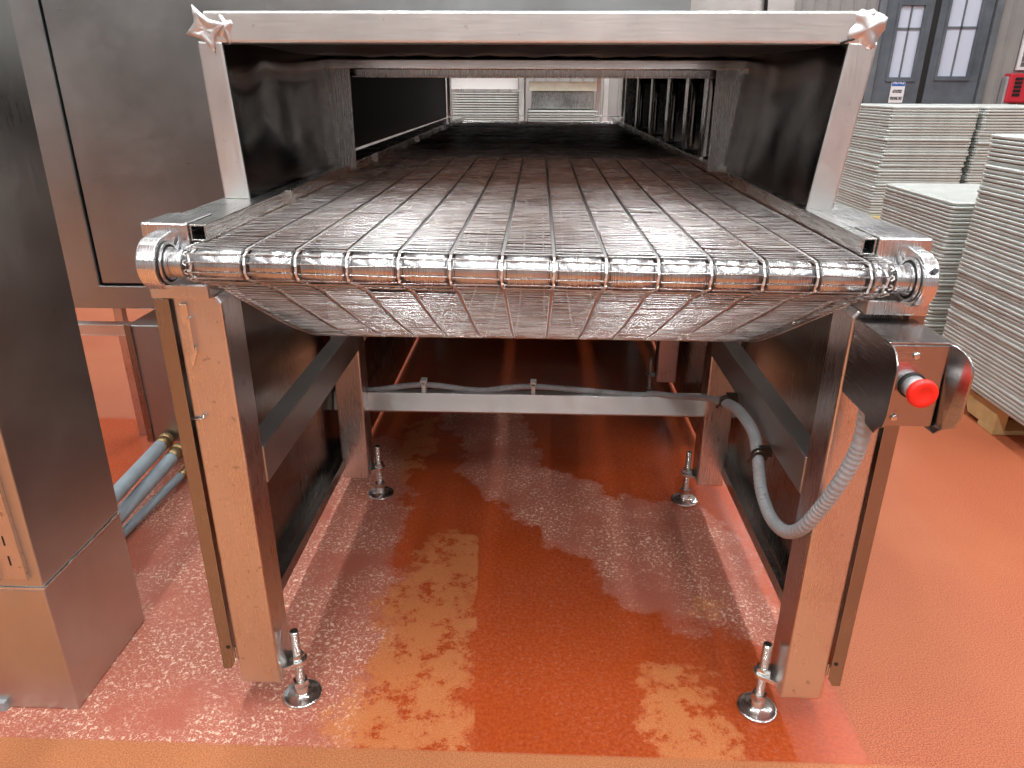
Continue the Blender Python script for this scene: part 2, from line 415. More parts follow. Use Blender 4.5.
# mid rails and side panels
for s in (-1, 1):
    LY = LEGY if s > 0 else [v_ for v_ in LEGY if v_ != 2.78]
    for a, b_ in zip(LY[:-1], LY[1:]):
        MB().box(*sorted((s*.503, s*.545)), a+.078, b_+.002, .515, .592).build('mid_rail', M['rail2'] if 'rail2' in M else 'dull', conv, bevel=.002)
    p = MB()
    p.box(*sorted((s*.612, s*.6155)), 1.1135, 2.06 if s > 0 else 5.25, .13, .912)
    if s > 0: p.box(.612, .6155, 2.34, 5.25, .13, .912)
    p.box(*sorted((s*.610, s*.6118)), 2.34, 5.25, .012, .20)  # low strips added to keep side light off the floor underneath
    if True:   # front flange strip with rounded lower corner
        xo, xi = s*.6155, s*.590
        p.prism([(xi, .145), (s*.600, .128), (xo, .128), (xo, .90), (xi, .90)], 'y', 1.1125, 1.1155)
    p.box(*sorted((s*.575, s*.612)), 1.30, 2.15, .128, .131)       # lower inward lip
    p.box(*sorted((s*.575, s*.578)), 1.30, 2.15, .131, .160)
    pn = p.build('side_panel', 'dull', conv, bevel=.0012)
    MB().cyl((s*.598, 1.1115, .184), (s*.598, 1.1130, .184), .0042, 16).build('screw_hole', 'black', pn)
    MB().box(*sorted((s*.586, s*.590)), 1.118, 1.122, .150, .178).build('hinge_clip', 'bolt', pn)
MB().box(-.61, .61, 5.2505, 5.255, .012, .90).build('end_shade_panel', 'dark', conv, bevel=.001)  # unseen closing panel, added to darken the space under the belt
# latch strip on the left leg, pin below
lt = MB()
lt.box(-.572, -.560, 1.108, 1.1155, .858, .893).box(-.562, -.5575, 1.104, 1.1155, .812, .870)
lt.prism([(-.570,.800),(-.5545,.822),(-.556,.808),(-.566,.784)], 'y', 1.106, 1.115)
lt.build('latch_strip', 'bolt', conv, bevel=.001)
MB().tube([(-.585,1.1125,.686),(-.572,1.108,.687),(-.563,1.108,.690),(-.565,1.109,.694)], .0025, 8).build('clip_pin', 'bolt', conv)
# cross members
for cy in (2.0, 3.98):
    c = MB().prism([(cy-.004,.302),(cy+.001,.296),(cy+.055,.300),(cy+.055,.352),(cy+.016,.353)], 'x', -.61, .61)
    c.build('crossbar', 'cross', conv, bevel=.001)
# front bearing plates, bearing housings
RY, RZ = 1.080, .966
for s in (-1, 1):
    pl = MB().box(*sorted((s*.512, s*.606)), 1.090, 1.20, .906, .930)
    pl.build('bearing_plate', 'leg', conv, bevel=.003)
    prof = []
    R_ = .0405
    for k in range(21):
        a = PI*.5+PI*1.0*k/20+.0
        prof.append((RY+R_*math.cos(a), RZ+R_*math.sin(a)))
    prof += [(RY+.06, RZ-R_), (RY+.12, RZ-.036), (RY+.12, RZ+R_+.006), (RY+.05, RZ+R_+.006)]
    hs = MB().prism(prof, 'x', s*.563, (-.592 if s < 0 else .585)).build('bearing_housing', 'bearing', conv, bevel=.0025)
    MB().box(*sorted(((-.537 if s < 0 else .519), (-.611 if s < 0 else .600))), 1.108, 1.205, .962, 1.027).build('housing_block', 'bearing', hs, bevel=.003)
    MB().lathe([(.033,-.001),(.034,.002),(.031,.003),(.030,.001)], (s*.5625, RY, RZ), 'x', 40).build('seal_groove', 'void', hs)
    g = MB()
    for ro, ri, h in ((.033,.029,.004),(.025,.021,.006)):
        n = 40
        g.frame([(RY+ro*math.cos(2*PI*k/n), RZ+ro*math.sin(2*PI*k/n)) for k in range(n)], [(RY+ri*math.cos(2*PI*k/n), RZ+ri*math.sin(2*PI*k/n)) for k in range(n)], 'x', s*.566, s*(.5625-h))
    g.build('bearing_ring', 'bearing', hs)
    MB().cyl(((-.592 if s < 0 else .585), RY, RZ), ((-.598 if s < 0 else .591), RY, RZ), .011, 20).build('shaft_end', 'bearing', hs)
    if s > 0: MB().cyl((s*.576, RY-.035, RZ+.0195), (s*.576, RY-.039, RZ+.0225), .0045, 12).build('set_screw', 'black', hs)
# side rails (open box tubes)
for s in (-1, 1):
    xo, xi = (s*.603, s*.530)
    a, b_ = sorted((xo, xi))
    r = MB().frame(rect(a-(.012 if s > 0 else 0), b_, .945, 1.022), rect(a+.004-(.012 if s > 0 else 0), b_-.004, .949, 1.018), 'y', 1.208, 5.3)
    # inner lip tube above the belt edge, its open end shows beside the housing block
    a2, b2 = sorted((s*(.536 if s < 0 else .518), -.510 if s < 0 else .497))
    r.frame(rect(a2, b2, .999, 1.025), rect(a2+.003, b2-.003, 1.002, 1.022), 'y', 1.112, 5.3)
    rl = r.build('side_rail', 'rail', conv, bevel=.001)
    MB().box(a2+.0035, b2-.0035, 1.150, 1.154, .9025+.1, 1.0215).build('bore_shade', 'void', rl)  # dark plate standing in for the shade inside the open tube
    for yy in (1.50, 2.35, 3.2, 4.1):
        MB().box(*sorted((s*.500, s*.512)), yy, yy+.02, .998, 1.026).build('rail_lug', 'bolt', rl, bevel=.001)
# roller
LANES = [-.435+.0775*k for k in range(13)]
rp = MB()
rp.cyl((-.575, RY, RZ), (.575, RY, RZ), .0165, 32)
for s in (-1, 1): rp.lathe([(.0205, -.014), (.0212, -.012), (.0212, .012), (.0205, .014)], (s*.5475, RY, RZ), 'x', 40)
for k in range(14):
    a = -.513 if k == 0 else LANES[k-1]+.006
    b_ = .513 if k == 13 else LANES[k]-.006
    rp.lathe([(.021, a), (.0245, a+.003), (.0245, b_-.003), (.021, b_)], (0, RY, RZ), 'x', 40)
rp.build('nose_roller', 'roller', conv)
for yy, zz in ((5.35, .966), (3.62, .90)):
    MB().cyl((-.60, yy, zz), (.60, yy, zz), .022, 24).build('return_roller', 'roller', conv)

# belt path (Y,z), front hang to return, as one closed loop
path = []
y = 5.35
while y > RY: path.append((y, .9925)); y -= .02
for k in range(0, 11):
    a = PI/2+k/10*PI*.93
    path.append((RY+.0268*math.cos(a), RZ+.0268*math.sin(a)))
hang = [Vector((0, y_, z_)) for y_, z_ in ((1.076,.9395),(1.10,.928),(1.18,.882),(1.27,.833),(1.36,.784),(1.46,.735),(1.60,.676),(1.80,.630),(2.05,.612),(2.35,.606),(2.65,.625),(2.95,.68),(3.2,.745),(3.42,.82),(3.60,.868),(3.75,.885),(4.3,.905),(4.9,.915),(5.30,.939))]
path += [(p.y, p.z) for p in bez(hang, 10)[1:]]
for k in range(1, 10):
    a = -PI/2+k/10*PI
    path.append((5.35+.0268*math.cos(a), .966+.0268*math.sin(a)))
PITCH = .0143
acc = []; n = len(path); carry = 0
for i in range(n):
    p = Vector((0, *path[i])); q = Vector((0, *path[(i+1) % n])); L = (q-p).length
    t = carry
    while t < L:
        d = (q-p).normalized(); acc.append((p+d*t, d)); t += PITCH
    carry = t-L
def halfw(p):
    if p.z > .96 or p.y < 1.07: return .522
    k = min(1, max(0, (p.y-1.07)/.05)); return .522-.026*k
wires = MB(); rod_pts = []
for i, (p, d) in enumerate(acc):
    hw = halfw(p); nrm = Vector((1,0,0)).cross(d); near = p.y < 2.6
    seg = 16 if near else 2
    top_ = (p.z > .98)
    tw = random.gauss(0, .10); off = random.gauss(0, .00035)
    gap_rod = (i % 37 == 11)
    pts = []
    jl = [random.gauss(0, 1) for _ in range(seg+1)]
    xs = [-hw+2*hw*k/seg for k in range(seg+1)]
    k_ = hw/.522
    if near: xs = [-hw, -.509*k_]+[x*k_+e for x in LANES for e in (-.0034, .0034)]+[.509*k_, hw]
    sg_ = len(xs)
    a0, b0 = (.0012, .0011) if p.y < 1.084 else (.0014, .00125)
    ns = 6
    vs = []
    for k, x in enumerate(xs):
        jy = random.gauss(0, .0007) if near else 0; jz = random.gauss(0, .00035) if near else 0
        t2 = tw+ (random.gauss(0, .10) if near else 0)
        c_ = p+d*(jy+off)+nrm*jz+Vector((x, 0, 0))
        u = d*math.cos(t2)+nrm*math.sin(t2); w = -d*math.sin(t2)+nrm*math.cos(t2)
        for j in range(ns):
            an = 2*PI*j/ns
            vs.append(c_+u*(a0*math.cos(an))+w*(b0*math.sin(an)))
    if gap_rod and near and top_:
        pass
    fs = [(k*ns+j, k*ns+(j+1) % ns, (k+1)*ns+(j+1) % ns, (k+1)*ns+j) for k in range(sg_-1) for j in range(ns) if not (near and k >= 2 and k % 2 == 0 and k < sg_-2)]
    if gap_rod and near:   # a joint: the wire is missing over a few lanes
        st = random.randrange(2, sg_-6); ln = random.choice((2, 2, 4))
        fs = [f for f in fs if not (st*ns <= min(f) < (st+ln)*ns)]
    wires.add(vs, fs, True)
belt = wires.build('mesh_belt', 'wire', conv, fix=False)
for li, lx in enumerate([-.518]+LANES+[.518]):
    ch = MB(); edge = li in (0, len(LANES)+1)
    for i in range(len(acc)):
        p, d = acc[i]; q, d2 = acc[(i+1) % len(acc)]
        if p.y > 4.2: continue
        hw = halfw(p)/.522; nrm = Vector((1,0,0)).cross(d)
        w = (.0032 if edge else .0008)*(1 if (i % 2) else -1)
        x0 = lx*hw+w; x1 = lx*hw-w*.2
        a = p+Vector((x0, 0, 0))+nrm*.0028-d*.0015; b_ = q+Vector((x1, 0, 0))+nrm*.0028+d*.0015
        r = .0018 if p.y > 1.084 else .0012
        ux = Vector((1,0,0))*r*1.2; un = nrm*r
        vs = [a-ux-un, a+ux-un, a+ux+un, a-ux+un, b_-ux-un, b_+ux-un, b_+ux+un, b_-ux+un]
        ch.add(vs, [(0,3,2,1),(4,5,6,7),(0,1,5,4),(1,2,6,5),(2,3,7,6),(3,0,4,7)])
        if edge:   # looped rod ends
            s = -1 if li == 0 else 1
            e = p+Vector((s*.004*1.0+lx*hw, 0, 0))
            ch.tube([e-d*.0035, e+Vector((s*.004,0,0))-d*.002, e+Vector((s*.005,0,0))+d*.002, e+d*.0045], .0012, 5, cap=False)
    ch.build('link_row', 'linkwire', belt, fix=False)

# hood
HY = 1.40
HL, HR = -.594, .572
MB().box(HL+.004, HR+.004, HY, HY+.05, 1.289, 1.340).build('hood_top_bar', 'hood', conv, bevel=.004, seg=3)
for q in ([(-.598,1.022),(-.548,1.022),(-.562,1.292),(-.606,1.292)], [(.558,1.021),(.508,1.021),(.538,1.292),(.588,1.292)]):
    MB().prism(q, 'y', HY, HY+.05).build('hood_post', 'hoodpost', conv, bevel=.004, seg=3)
# side sheets of the hood
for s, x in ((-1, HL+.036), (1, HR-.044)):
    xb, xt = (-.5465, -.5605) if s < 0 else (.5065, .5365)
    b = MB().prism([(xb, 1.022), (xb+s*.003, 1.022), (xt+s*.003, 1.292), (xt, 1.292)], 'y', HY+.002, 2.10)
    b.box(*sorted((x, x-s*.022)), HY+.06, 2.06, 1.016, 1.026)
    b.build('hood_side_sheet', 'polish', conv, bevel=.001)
# roof sheet, slightly buckled
rf = MB(); nx, ny = 40, 14; vs = []; fs = []
for j in range(ny+1):
    for k in range(nx+1):
        x = HL+.006+(HR-HL-.012)*k/nx; y = HY+.045+.70*j/ny
        z = 1.290+.0035*math.sin(k*.9+j*.5)*math.sin(PI*j/ny)+.002*math.sin(k*2.1)
        vs.append((x, y, z))
for j in range(ny):
    for k in range(nx): a = j*(nx+1)+k; fs.append((a, a+1, a+nx+2, a+nx+1))
rf.add(vs, fs, True)
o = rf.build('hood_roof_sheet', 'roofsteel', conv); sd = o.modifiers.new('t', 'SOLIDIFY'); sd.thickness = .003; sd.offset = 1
# buckled weld corners
def star(cx, cz, y, pts, name, t=.012):
    b = MB(); n = len(pts); k = 6
    out = []
    for i in range(n):
        p, q = Vector(pts[i]), Vector(pts[(i+1) % n]); c = Vector((cx, cz))
        for j in range(k):
            u = j/k; e = p.lerp(q, u); pull = .30*math.sin(PI*u)
            out.append(e.lerp(c, pull))
    m_ = len(out); rings = []
    for rr, dy in ((1, 0), (1, -t*.35), (.86, -t*.75), (.55, -t*.62), (.25, -t*.5)):
        rings.append([Vector((cx+(p.x-cx)*rr, y+dy+.0012*math.sin(i*1.7+rr*9), cz+(p.y-cz)*rr)) for i, p in enumerate(out)])
    vs = [v for r in rings for v in r]+[Vector((cx, y-t*.45, cz))]
    fs = [(a*m_+i, a*m_+(i+1) % m_, (a+1)*m_+(i+1) % m_, (a+1)*m_+i) for a in range(4) for i in range(m_)]
    fs += [(4*m_+i, 4*m_+(i+1) % m_, 5*m_) for i in range(m_)]; fs.append(tuple(reversed(range(m_))))
    b.add(vs, fs, True); return b.build(name, 'cornersteel', conv)
M['cornersteel'] = steel('pink_tinted_weld_steel', (.70,.655,.635), .42, (1,1,1), .3, wave=.006, wscale=22)
star(-.586, 1.310, 1.402, [(-.606,1.350),(-.549,1.320),(-.575,1.272),(-.624,1.302)], 'corner_cap')
def crumple(cx, cz, y, rx, rz, name, seed):
    random.seed(seed); b = MB(); nu, nv = 28, 16; vs = []
    for i in range(nv+1):
        ph = PI*i/nv
        for j in range(nu):
            th = 2*PI*j/nu
            k = 1+.05*math.sin(3*th+ph*2+seed)+.05*math.sin(5*th-ph*4)+.05*math.sin(9*th+6*ph)
            ex = math.copysign(abs(math.cos(th))**.8, math.cos(th)); ez = math.copysign(abs(math.sin(th))**.8, math.sin(th))
            vs.append((cx+rx*k*math.sin(ph)*ex, y-.014*math.cos(ph)-.006*math.sin(4*th)*math.sin(ph)**2, cz+rz*k*math.sin(ph)*ez))
    fs = [(i*nu+j, i*nu+(j+1) % nu, (i+1)*nu+(j+1) % nu, (i+1)*nu+j) for i in range(nv) for j in range(nu)]
    b.add(vs, fs, True); return b.build(name, 'cornersteel', conv)
crumple(.563, 1.312, 1.408, .033, .031, 'corner_cap', 3)
MB().tube([(.520,1.394,1.289),(.532,1.390,1.294),(.541,1.388,1.296)], .0022, 6).build('weld_crack', 'black', conv)
crumple(-.552, 1.312, 1.410, .016, .026, 'weld_bead', 5)
# tunnel entrance: header, flanges
TY = 2.05
MB().box(-.585, .555, TY, TY+.05, 1.260, 1.283).build('tunnel_header', 'header', conv, bevel=.002)
MB().box(-.585, .555, TY+.03, TY+.05, 1.2395, 1.2435).box(-.585, .555, TY+.055, TY+.06, 1.243, 1.26).build('header_lip', 'flange', conv, bevel=.001)
for s, a, b_ in ((-1, -.572, -.498), (1, .463, .535)):
    f = MB().box(a, b_, TY+.01, TY+.014, 1.006, 1.262)
    xe = a if s < 0 else b_
    f.box(xe-.003, xe+.003, TY-.035, TY+.012, 1.03, 1.262)
    fl = f.build('entrance_flange', 'flange', conv, bevel=.001)
    xe = -.552 if s < 0 else .525
    MB().box(xe-.020, xe+.020, TY-.03, TY+.01, .996, 1.022).build('flange_foot', 'bolt', fl, bevel=.003)
    MB().cyl((xe+.03*(-s)*-1-.0, TY-.04, 1.008), (xe+.03*s, TY-.005, 1.008), .008, 12).build('flange_pin', 'bolt', fl)
# tunnel body
for s, x in ((-1, -.632), (1, .595)):
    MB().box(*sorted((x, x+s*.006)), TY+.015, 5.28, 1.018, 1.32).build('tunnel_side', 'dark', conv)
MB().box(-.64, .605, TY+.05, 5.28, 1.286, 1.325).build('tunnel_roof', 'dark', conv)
# inner guide along the left, dark sheet
MB().box(-.60, -.596, TY+.06, 5.2, 1.010, 1.018).build('guide_strip', 'rail', conv)
# inner baffles and nozzle pipes on the right
for k, yy in enumerate((2.32, 2.62, 3.0, 3.45, 3.95, 4.5)):
    MB().box(.50, .505, yy, yy+.055, 1.02, 1.283).box(.505, .59, yy+.05, yy+.054, 1.02, 1.283).build('baffle', 'flange' if k < 3 else 'dull', conv)
    if k < 5:
        q = yy-.055
        MB().tube(bez([(.56, q+.10, 1.240), (.53, q+.07, 1.243), (.515, q+.03, 1.236), (.512, q, 1.205), (.512, q-.004, 1.10), (.512, q-.004, 1.03)], 6), .011, 12).build('nozzle_pipe', 'dull', conv)
    MB().box(.50, .53, yy-.18, yy-.12, 1.000, 1.016).build('guide_block', 'bolt', conv)
MB().frame(rect(-.62, .585, 1.03, 1.29), rect(-.60, .558, 1.035, 1.282), 'y', 5.24, 5.29).build('exit_frame', 'hood', conv)
MB().box(.30, .98, 3.15, 3.9, 1.326, 1.9).build('blower_housing', 'hood', conv, bevel=.006)
MB().tube([(.84, 3.13, 1.9), (.855, 3.13, 1.6), (.875, 3.14, 1.33)], .007, 8).build('drop_cable', 'black', conv)

# emergency stop box
es = MB()
BY = 1.112
# body: side profile extruded between the wings
prof = [(BY, .760+.03), (BY, .886), (.985, .884), (.985, .757), (1.01, .750), (1.03, .768)]
es.box(.508, .589, .983, BY, .757, .884)
body = es.build('emergency_stop_box', 'box', conv, bevel=.002)
def wing(x, t, name, flare=0):
    pts = [(1.075,.887),(1.075,.785),(1.015,.768),(1.008,.750),(.978,.748),(.968,.760)]
    arc = [(.950,.848-.0)]
    cx_, cz_, r = .985, .850, .036
    for k in range(9):
        a = PI-PI/2*k/8; pts_ = (cx_+r*math.cos(a)*1.0, cz_+r*math.sin(a)); arc.append(pts_)
    poly = pts+[(.955,.768),(.950,.785)]+arc[1:]
    b = MB(); n = len(poly)
    def xx(p): return x+flare*max(0, (.985-p[0]))/.04
    vs = [Vector((xx(p), p[0], p[1])) for p in poly]+[Vector((xx(p)+t, p[0], p[1])) for p in poly]
    b.add(vs, [tuple(range(n)), tuple(range(2*n-1, n-1, -1))]+[(i, (i+1) % n, n+(i+1) % n, n+i) for i in range(n)])
    return b.build(name, 'box', body, bevel=.0008)
wing(.504, .003, 'guard_wing')
wing(.587, .003, 'guard_wing', .023)
MB().box(.504, .592, .984, 1.1, .884, .8875).build('guard_top', 'box', body, bevel=.001)
bx, bz = .5475, .823
MB().lathe([(.0188,0),(.0195,-.0015),(.0188,-.003),(.0168,-.0035)], (bx, .983, bz), 'y', 32).build('button_seal', 'black', body)
MB().lathe([(.0165,0),(.0165,-.018),(.0150,-.022)], (bx, .980, bz), 'y', 32).build('button_collar', 'satin', body)
MB().lathe([(.013,0),(.0195,-.002),(.0212,-.007),(.0205,-.012),(.018,-.0145),(.011,-.0145),(.009,-.0130),(.002,-.0128)], (bx, .960, bz), 'y', 40).build('push_button', 'red', body)
for z_ in (.868, .7715):
    xx = .545 if z_ > .8 else .532
    MB().lathe([(.0055,0),(.0055,-.002),(.0040,-.0035),(.0020,-.0035)], (xx, .983, z_), 'y', 20).build('screw', 'bolt', body)
# control conduit
hp = [(.522,1.045,.765),(.526,1.050,.735),(.528,1.055,.700),(.524,1.062,.655),(.514,1.075,.600),(.502,1.10,.535),(.492,1.13,.480),(.484,1.18,.440),(.480,1.25,.425),(.478,1.32,.445),(.480,1.375,.490),(.484,1.44,.520),(.482,1.55,.520),(.478,1.65,.497),(.47,1.80,.445),(.43,1.98,.372),(.36,2.03,.358),(.30,2.035,.352),(.0,2.04,.371),(-.165,2.04,.356),(-.335,2.04,.371),(-.49,2.04,.352),(-.60,2.05,.342)]
hc = bez(hp, 10)
rs = []
for i, p in enumerate(hc):
    base = .0125 if p.y < 1.62 and i < 140 else .0095
    rs.append(base)
# corrugated: alternate radii along a finer path
fine = []; rr = []
for i in range(len(hc)-1):
    L = (hc[i+1]-hc[i]).length; m_ = max(1, int(L/.0022))
    for k in range(m_):
        fine.append(hc[i].lerp(hc[i+1], k/m_)); big = .0125 if (fine[-1].x > .40 and fine[-1].y < 1.7) else .0085
        rr.append(big*(1+(.05 if (len(fine) % 4 < 2) else -.04)))
cd = MB().tube(fine, rr, 14).build('conduit', 'conduit', conv)
for (x, y_, z_) in ((.482, 1.378, .492), (.478, 1.655, .495)):
    c_ = MB()
    c_.tube([(x, y_-.006, z_+.003), (x, y_+.006, z_+.006)], .017, 16)
    c_.box(x, .506, y_-.008, y_+.008, z_+.006, z_+.026)
    c_.cyl((x-.022, y_, z_-.012), (x+.0, y_, z_+.014), .004, 8)
    c_.build('conduit_clamp', 'clampsteel', cd)
for x in (.0, -.335):
    MB().box(x-.006, x+.006, 2.022, 2.050, .352, .386).box(x-.009, x+.009, 2.022, 2.05, .378, .392).build('standoff_clip', 'clip', cd, bevel=.001)

# ------------------------------------------------------------------ left foreground cabinet
CX, CF, CB_ = -.945, 1.117, 1.393
cab = thing('steel_cabinet', 'tall brushed steel cabinet with plinth at the left edge, nearest the camera', 'cabinet', (-1.3, 1.25, 0))
MB().prism([(-1.75,.314),(CX,.314),(CX+.034,2.15),(-1.75,2.15)], 'y', CF, CB_).build('cabinet_body', 'cabinet', cab, bevel=.003)
pb = MB().box(-1.75, CX-.0, CF-.001, CB_, .0, .309).build('plinth', 'cabinet', cab, bevel=.003)
MB().box(-1.745, CX+.0025, CF-.0015, CB_-.002, .3085, .3135).build('seam_lip', 'bolt', cab, bevel=.0005)
dr_ = MB().box(-1.70, -1.035, CF-.010, CF, .345, 2.05).build('cabinet_door', 'leg', cab, bevel=.003)
st = MB().box(-1.020, -.968, CF-.004, CF, .335, 2.05).box(-.967, -.9645, CF-.009, CF, .335, 2.05).box(-1.023, -1.018, CF-.012, CF, .335, 2.05).build('slotted_strip', 'leg', cab, bevel=.001)
sl = MB()
for k in range(24):
    sl.box(-.9935, -.9905, CF-.0048, CF-.0035, .368+k*.045, .389+k*.045)
sl.build('strip_slots', 'black', st)
MB().box(-1.22, -1.095, CF-.012, CF-.0005, .0, .022).build('plinth_wedge', 'conduit', pb)

# ------------------------------------------------------------------ large enclosure behind
EY = 2.2
en = thing('machine_enclosure', 'large grey steel enclosure panel with inset door behind the foreground cabinet', 'enclosure', (-1.1, 2.3, 0))
ox0, ox1, oz0, oz1 = -1.49, -.665, .552, 2.30
fr_ = MB().frame(rect(ox0, ox1, oz0, oz1), rect(ox0+.105, ox1-.08, oz0+.075, oz1-.08), 'y', EY, EY+.035)
ef = fr_.build('enclosure_frame', 'encl', en, bevel=.003)
MB().box(ox0-.06, ox1-.005, EY+.036, EY+.24, oz0+.003, oz1-.01).build('enclosure_body', 'encl', en, bevel=.003)
MB().box(ox0+.112, ox1-.087, EY+.004, EY+.034, oz0+.083, oz1-.087).build('inset_door', 'encl', en, bevel=.003)
MB().frame(rect(ox0+.105, ox1-.08, oz0+.075, oz1-.08), rect(ox0+.1125, ox1-.0875, oz0+.0835, oz1-.0875), 'y', EY+.026, EY+.035).build('door_seal', 'black', en)
for x in (ox0+.012, ox1-.05):
    yb = EY+.19
    MB().box(x, x+.03, yb, yb+.03, 0, oz0+.004).build('enclosure_leg', 'leg', en)
MB().box(-.75, .405, EY-.012, EY+.034, 1.336, 2.30).build('upper_panel', 'encl', en, bevel=.003)
# steel box under it with the hose connections
sb = thing('steel_junction_box', 'low steel box under the enclosure with brass hose fittings on its front', 'box', (-1.05, 2.2, 0))
MB().prism([(-1.298,.10),(-.64,.10),(-.64,.512),(-1.298,.512)], 'y', 2.15, 2.34).build('box_body', 'encl', sb, bevel=.003)
MB().box(-1.302, -1.28, 2.144, 2.15, .10, .515).build('corner_seam', 'dull', sb, bevel=.001)
for x, y_ in ((-1.26, 2.31), (-.68, 2.31), (-1.26, 2.18), (-.68, 2.18)): MB().box(x-.015, x+.015, y_-.015, y_+.015, 0, .102).build('box_leg', 'leg', sb)
br_ = tag(MB().frame(rect(-2.1, -1.300, .462, .500), rect(-2.096, -1.304, .466, .496), 'y', 2.19, 2.23).box(-2.1, -2.06, 2.19, 2.23, 0, .463).box(-2.099,-1.3,2.191,2.229,.494,.499).box(-2.099,-1.3,2.1905,2.193,.463,.499).build('steel_bar', 'hood', bevel=.002),
          'narrow horizontal steel bar in the gap left of the low steel box', 'bar')
# hoses
def hose(a, b_, c_, r, lab):
    t = thing('grey_hose', lab, 'hose', c_, 'grey hoses under the enclosure')
    A, B, D = Vector(a), Vector(b_), Vector(c_)
    pts = bez([A, A.lerp(B, .5), B, D], 10)
    for p in pts: p.z = max(p.z, r+.001)
    MB().tube(pts, r, 20).build('hose_tube', 'pipe', t)
    d = (A-B).normalized()
    MB().cyl(A-d*.008, A+d*.035, r*1.04, 20).build('hose_fitting', 'brass', t)
    MB().tube([A+d*.030, A+d*.034, A+d*.055, A+d*.06], [r*.8, r*1.18, r*1.18, r*.8], 20).build('fitting_collar', 'brass', t)
    return t
hose((-1.222,2.08,.122), (-1.178,1.75,.146), (-1.150,1.42,.150), .0215, 'upper grey hose with worn brass fitting, leaving the low steel box')
hose((-1.180,2.06,.090), (-1.178,1.75,.079), (-1.160,1.42,.075), .0215, 'middle thick grey hose with brass fitting, between the upper and the thin one')
hose((-1.155,2.05,.030), (-1.176,1.75,.022), (-1.180,1.42,.020), .0140, 'thinner grey hose lying lowest of the three on the floor')

# ------------------------------------------------------------------ trays
def tray_mesh(w, l):
    """inverted shallow sheet pan with rolled rim, origin at the rim corner centre"""
    b = MB(); r = .02; H = .0145
    loops = []
    for inset, z, rr in ((.001, .0, .022), (-.001, .003, .024), (-.001, .009, .024), (.001, .0112, .022), (.006, .0115, .016), (.009, H, .015)):
        loops.append([(x, y, z) for x, y in rrect(-w/2+inset, w/2-inset, -l/2+inset, l/2-inset, rr, 3)])
    m_ = len(loops[0]); vs = [v for L_ in loops for v in L_]
    fs = [(a*m_+i, a*m_+(i+1) % m_, (a+1)*m_+(i+1) % m_, (a+1)*m_+i) for a in range(len(loops)-1) for i in range(m_)]
    fs.append(tuple(5*m_+i for i in range(m_))); fs.append(tuple(reversed(range(m_))))
    b.add(vs, fs); return b
proto = {}
def get_tray(w, l):
    k = (w, l)
    if k not in proto:
        o = tray_mesh(w, l).build('sheet_tray', 'tray'); proto[k] = o.data; bpy.data.objects.remove(o)
    return proto[k]
def stack(cx, cy, z0, z1, w, l, rot, lab, group, seed, pitch=.0156, lean=(0, 0), toplab=None, jit=.0017):
    random.seed(seed); n = int((z1-z0)/pitch); me = get_tray(w, l)
    for k in range(n):
        o = bpy.data.objects.new('sheet_tray', me); C.objects.link(o)
        t = k/n
        o.location = (cx+lean[0]*t+random.gauss(0, jit), cy+lean[1]*t+random.gauss(0, jit), z0+k*pitch)
        o.rotation_euler = (0, 0, rot+random.gauss(0, .004))
        top = k == n-1
        tag(o, toplab if top else lab, 'tray', group)
    return z0+n*pitch
def pallet(x0, x1, y0, y1, z0, lab, along='x'):
    """deck boards on three notched stringers that run along x"""
    t = thing('wooden_pallet', lab, 'pallet', ((x0+x1)/2, (y0+y1)/2, z0))
    for k in range(3):
        y = y0+.0+(y1-y0-.04)*k/2
        prof = [(x0, z0+.018), (x0, z0+.108), (x1, z0+.108), (x1, z0+.018)]
        MB().prism(prof, 'y', y, y+.04).build('stringer', 'wood', t, bevel=.002)
    nb = 7
    for k in range(nb):
        x = x0+(x1-x0-.09)*k/(nb-1)
        MB().box(x, x+.09, y0, y1, z0+.108, z0+.126).build('deck_board', 'wood', t, bevel=.002)
    for x in (x0, (x0+x1)/2-.045, x1-.09):
        MB().box(x, x+.09, y0, y1, z0, z0+.018).build('bottom_board', 'wood', t, bevel=.002)
    return t
def pallet2(x0, x1, y0, y1, z0, lab):
    """deck boards run along x, notched stringers along y (as seen at the right)"""
    t = thing('wooden_pallet', lab, 'pallet', ((x0+x1)/2, (y0+y1)/2, z0))
    L = y1-y0
    for k in range(3):
        x = x0+(x1-x0-.045)*k/2
        def pt(u): return y0+L*u
        prof = [(y0, z0+.018), (pt(.14), z0+.018), (pt(.16), z0+.055), (pt(.34), z0+.055), (pt(.36), z0+.018), (pt(.64), z0+.018), (pt(.66), z0+.055), (pt(.84), z0+.055), (pt(.86), z0+.018), (y1, z0+.018), (y1, z0+.105), (y0, z0+.105)]
        MB().prism(prof, 'x', x, x+.045).build('stringer', 'wood', t, bevel=.002)
    for k in range(7):
        y = y0+(L-.10)*k/6
        MB().box(x0, x1, y, y+.10, z0+.105, z0+.123).build('deck_board', 'wood', t, bevel=.002)
    for y in (y0, y0+L/2-.05, y1-.10):
        MB().box(x0, x1, y, y+.10, z0, z0+.018).build('bottom_board', 'wood', t, bevel=.002)
    return t
pallet2(1.742, 2.75, 2.53, 3.80, 0, 'pale pine pallet on the orange floor under the front right tray stack')
G = 'stacked aluminium sheet trays'
stack(1.715+.23, 2.645, .124, 1.072, .46, .65, 0, 'aluminium tray in the tall front right stack cut by the picture edge', 'trays of the tall front right stack', 1, toplab='topmost aluminium tray of the tall front right stack', lean=(.004, .0))
stack(1.735+.23, 3.46, .124, .788, .46, .65, .0, 'aluminium tray in the lower stack just behind the tall front right stack', 'trays of the lower right stack', 2, toplab='topmost tray of the lower stack, its flat face showing beside the tall stack')
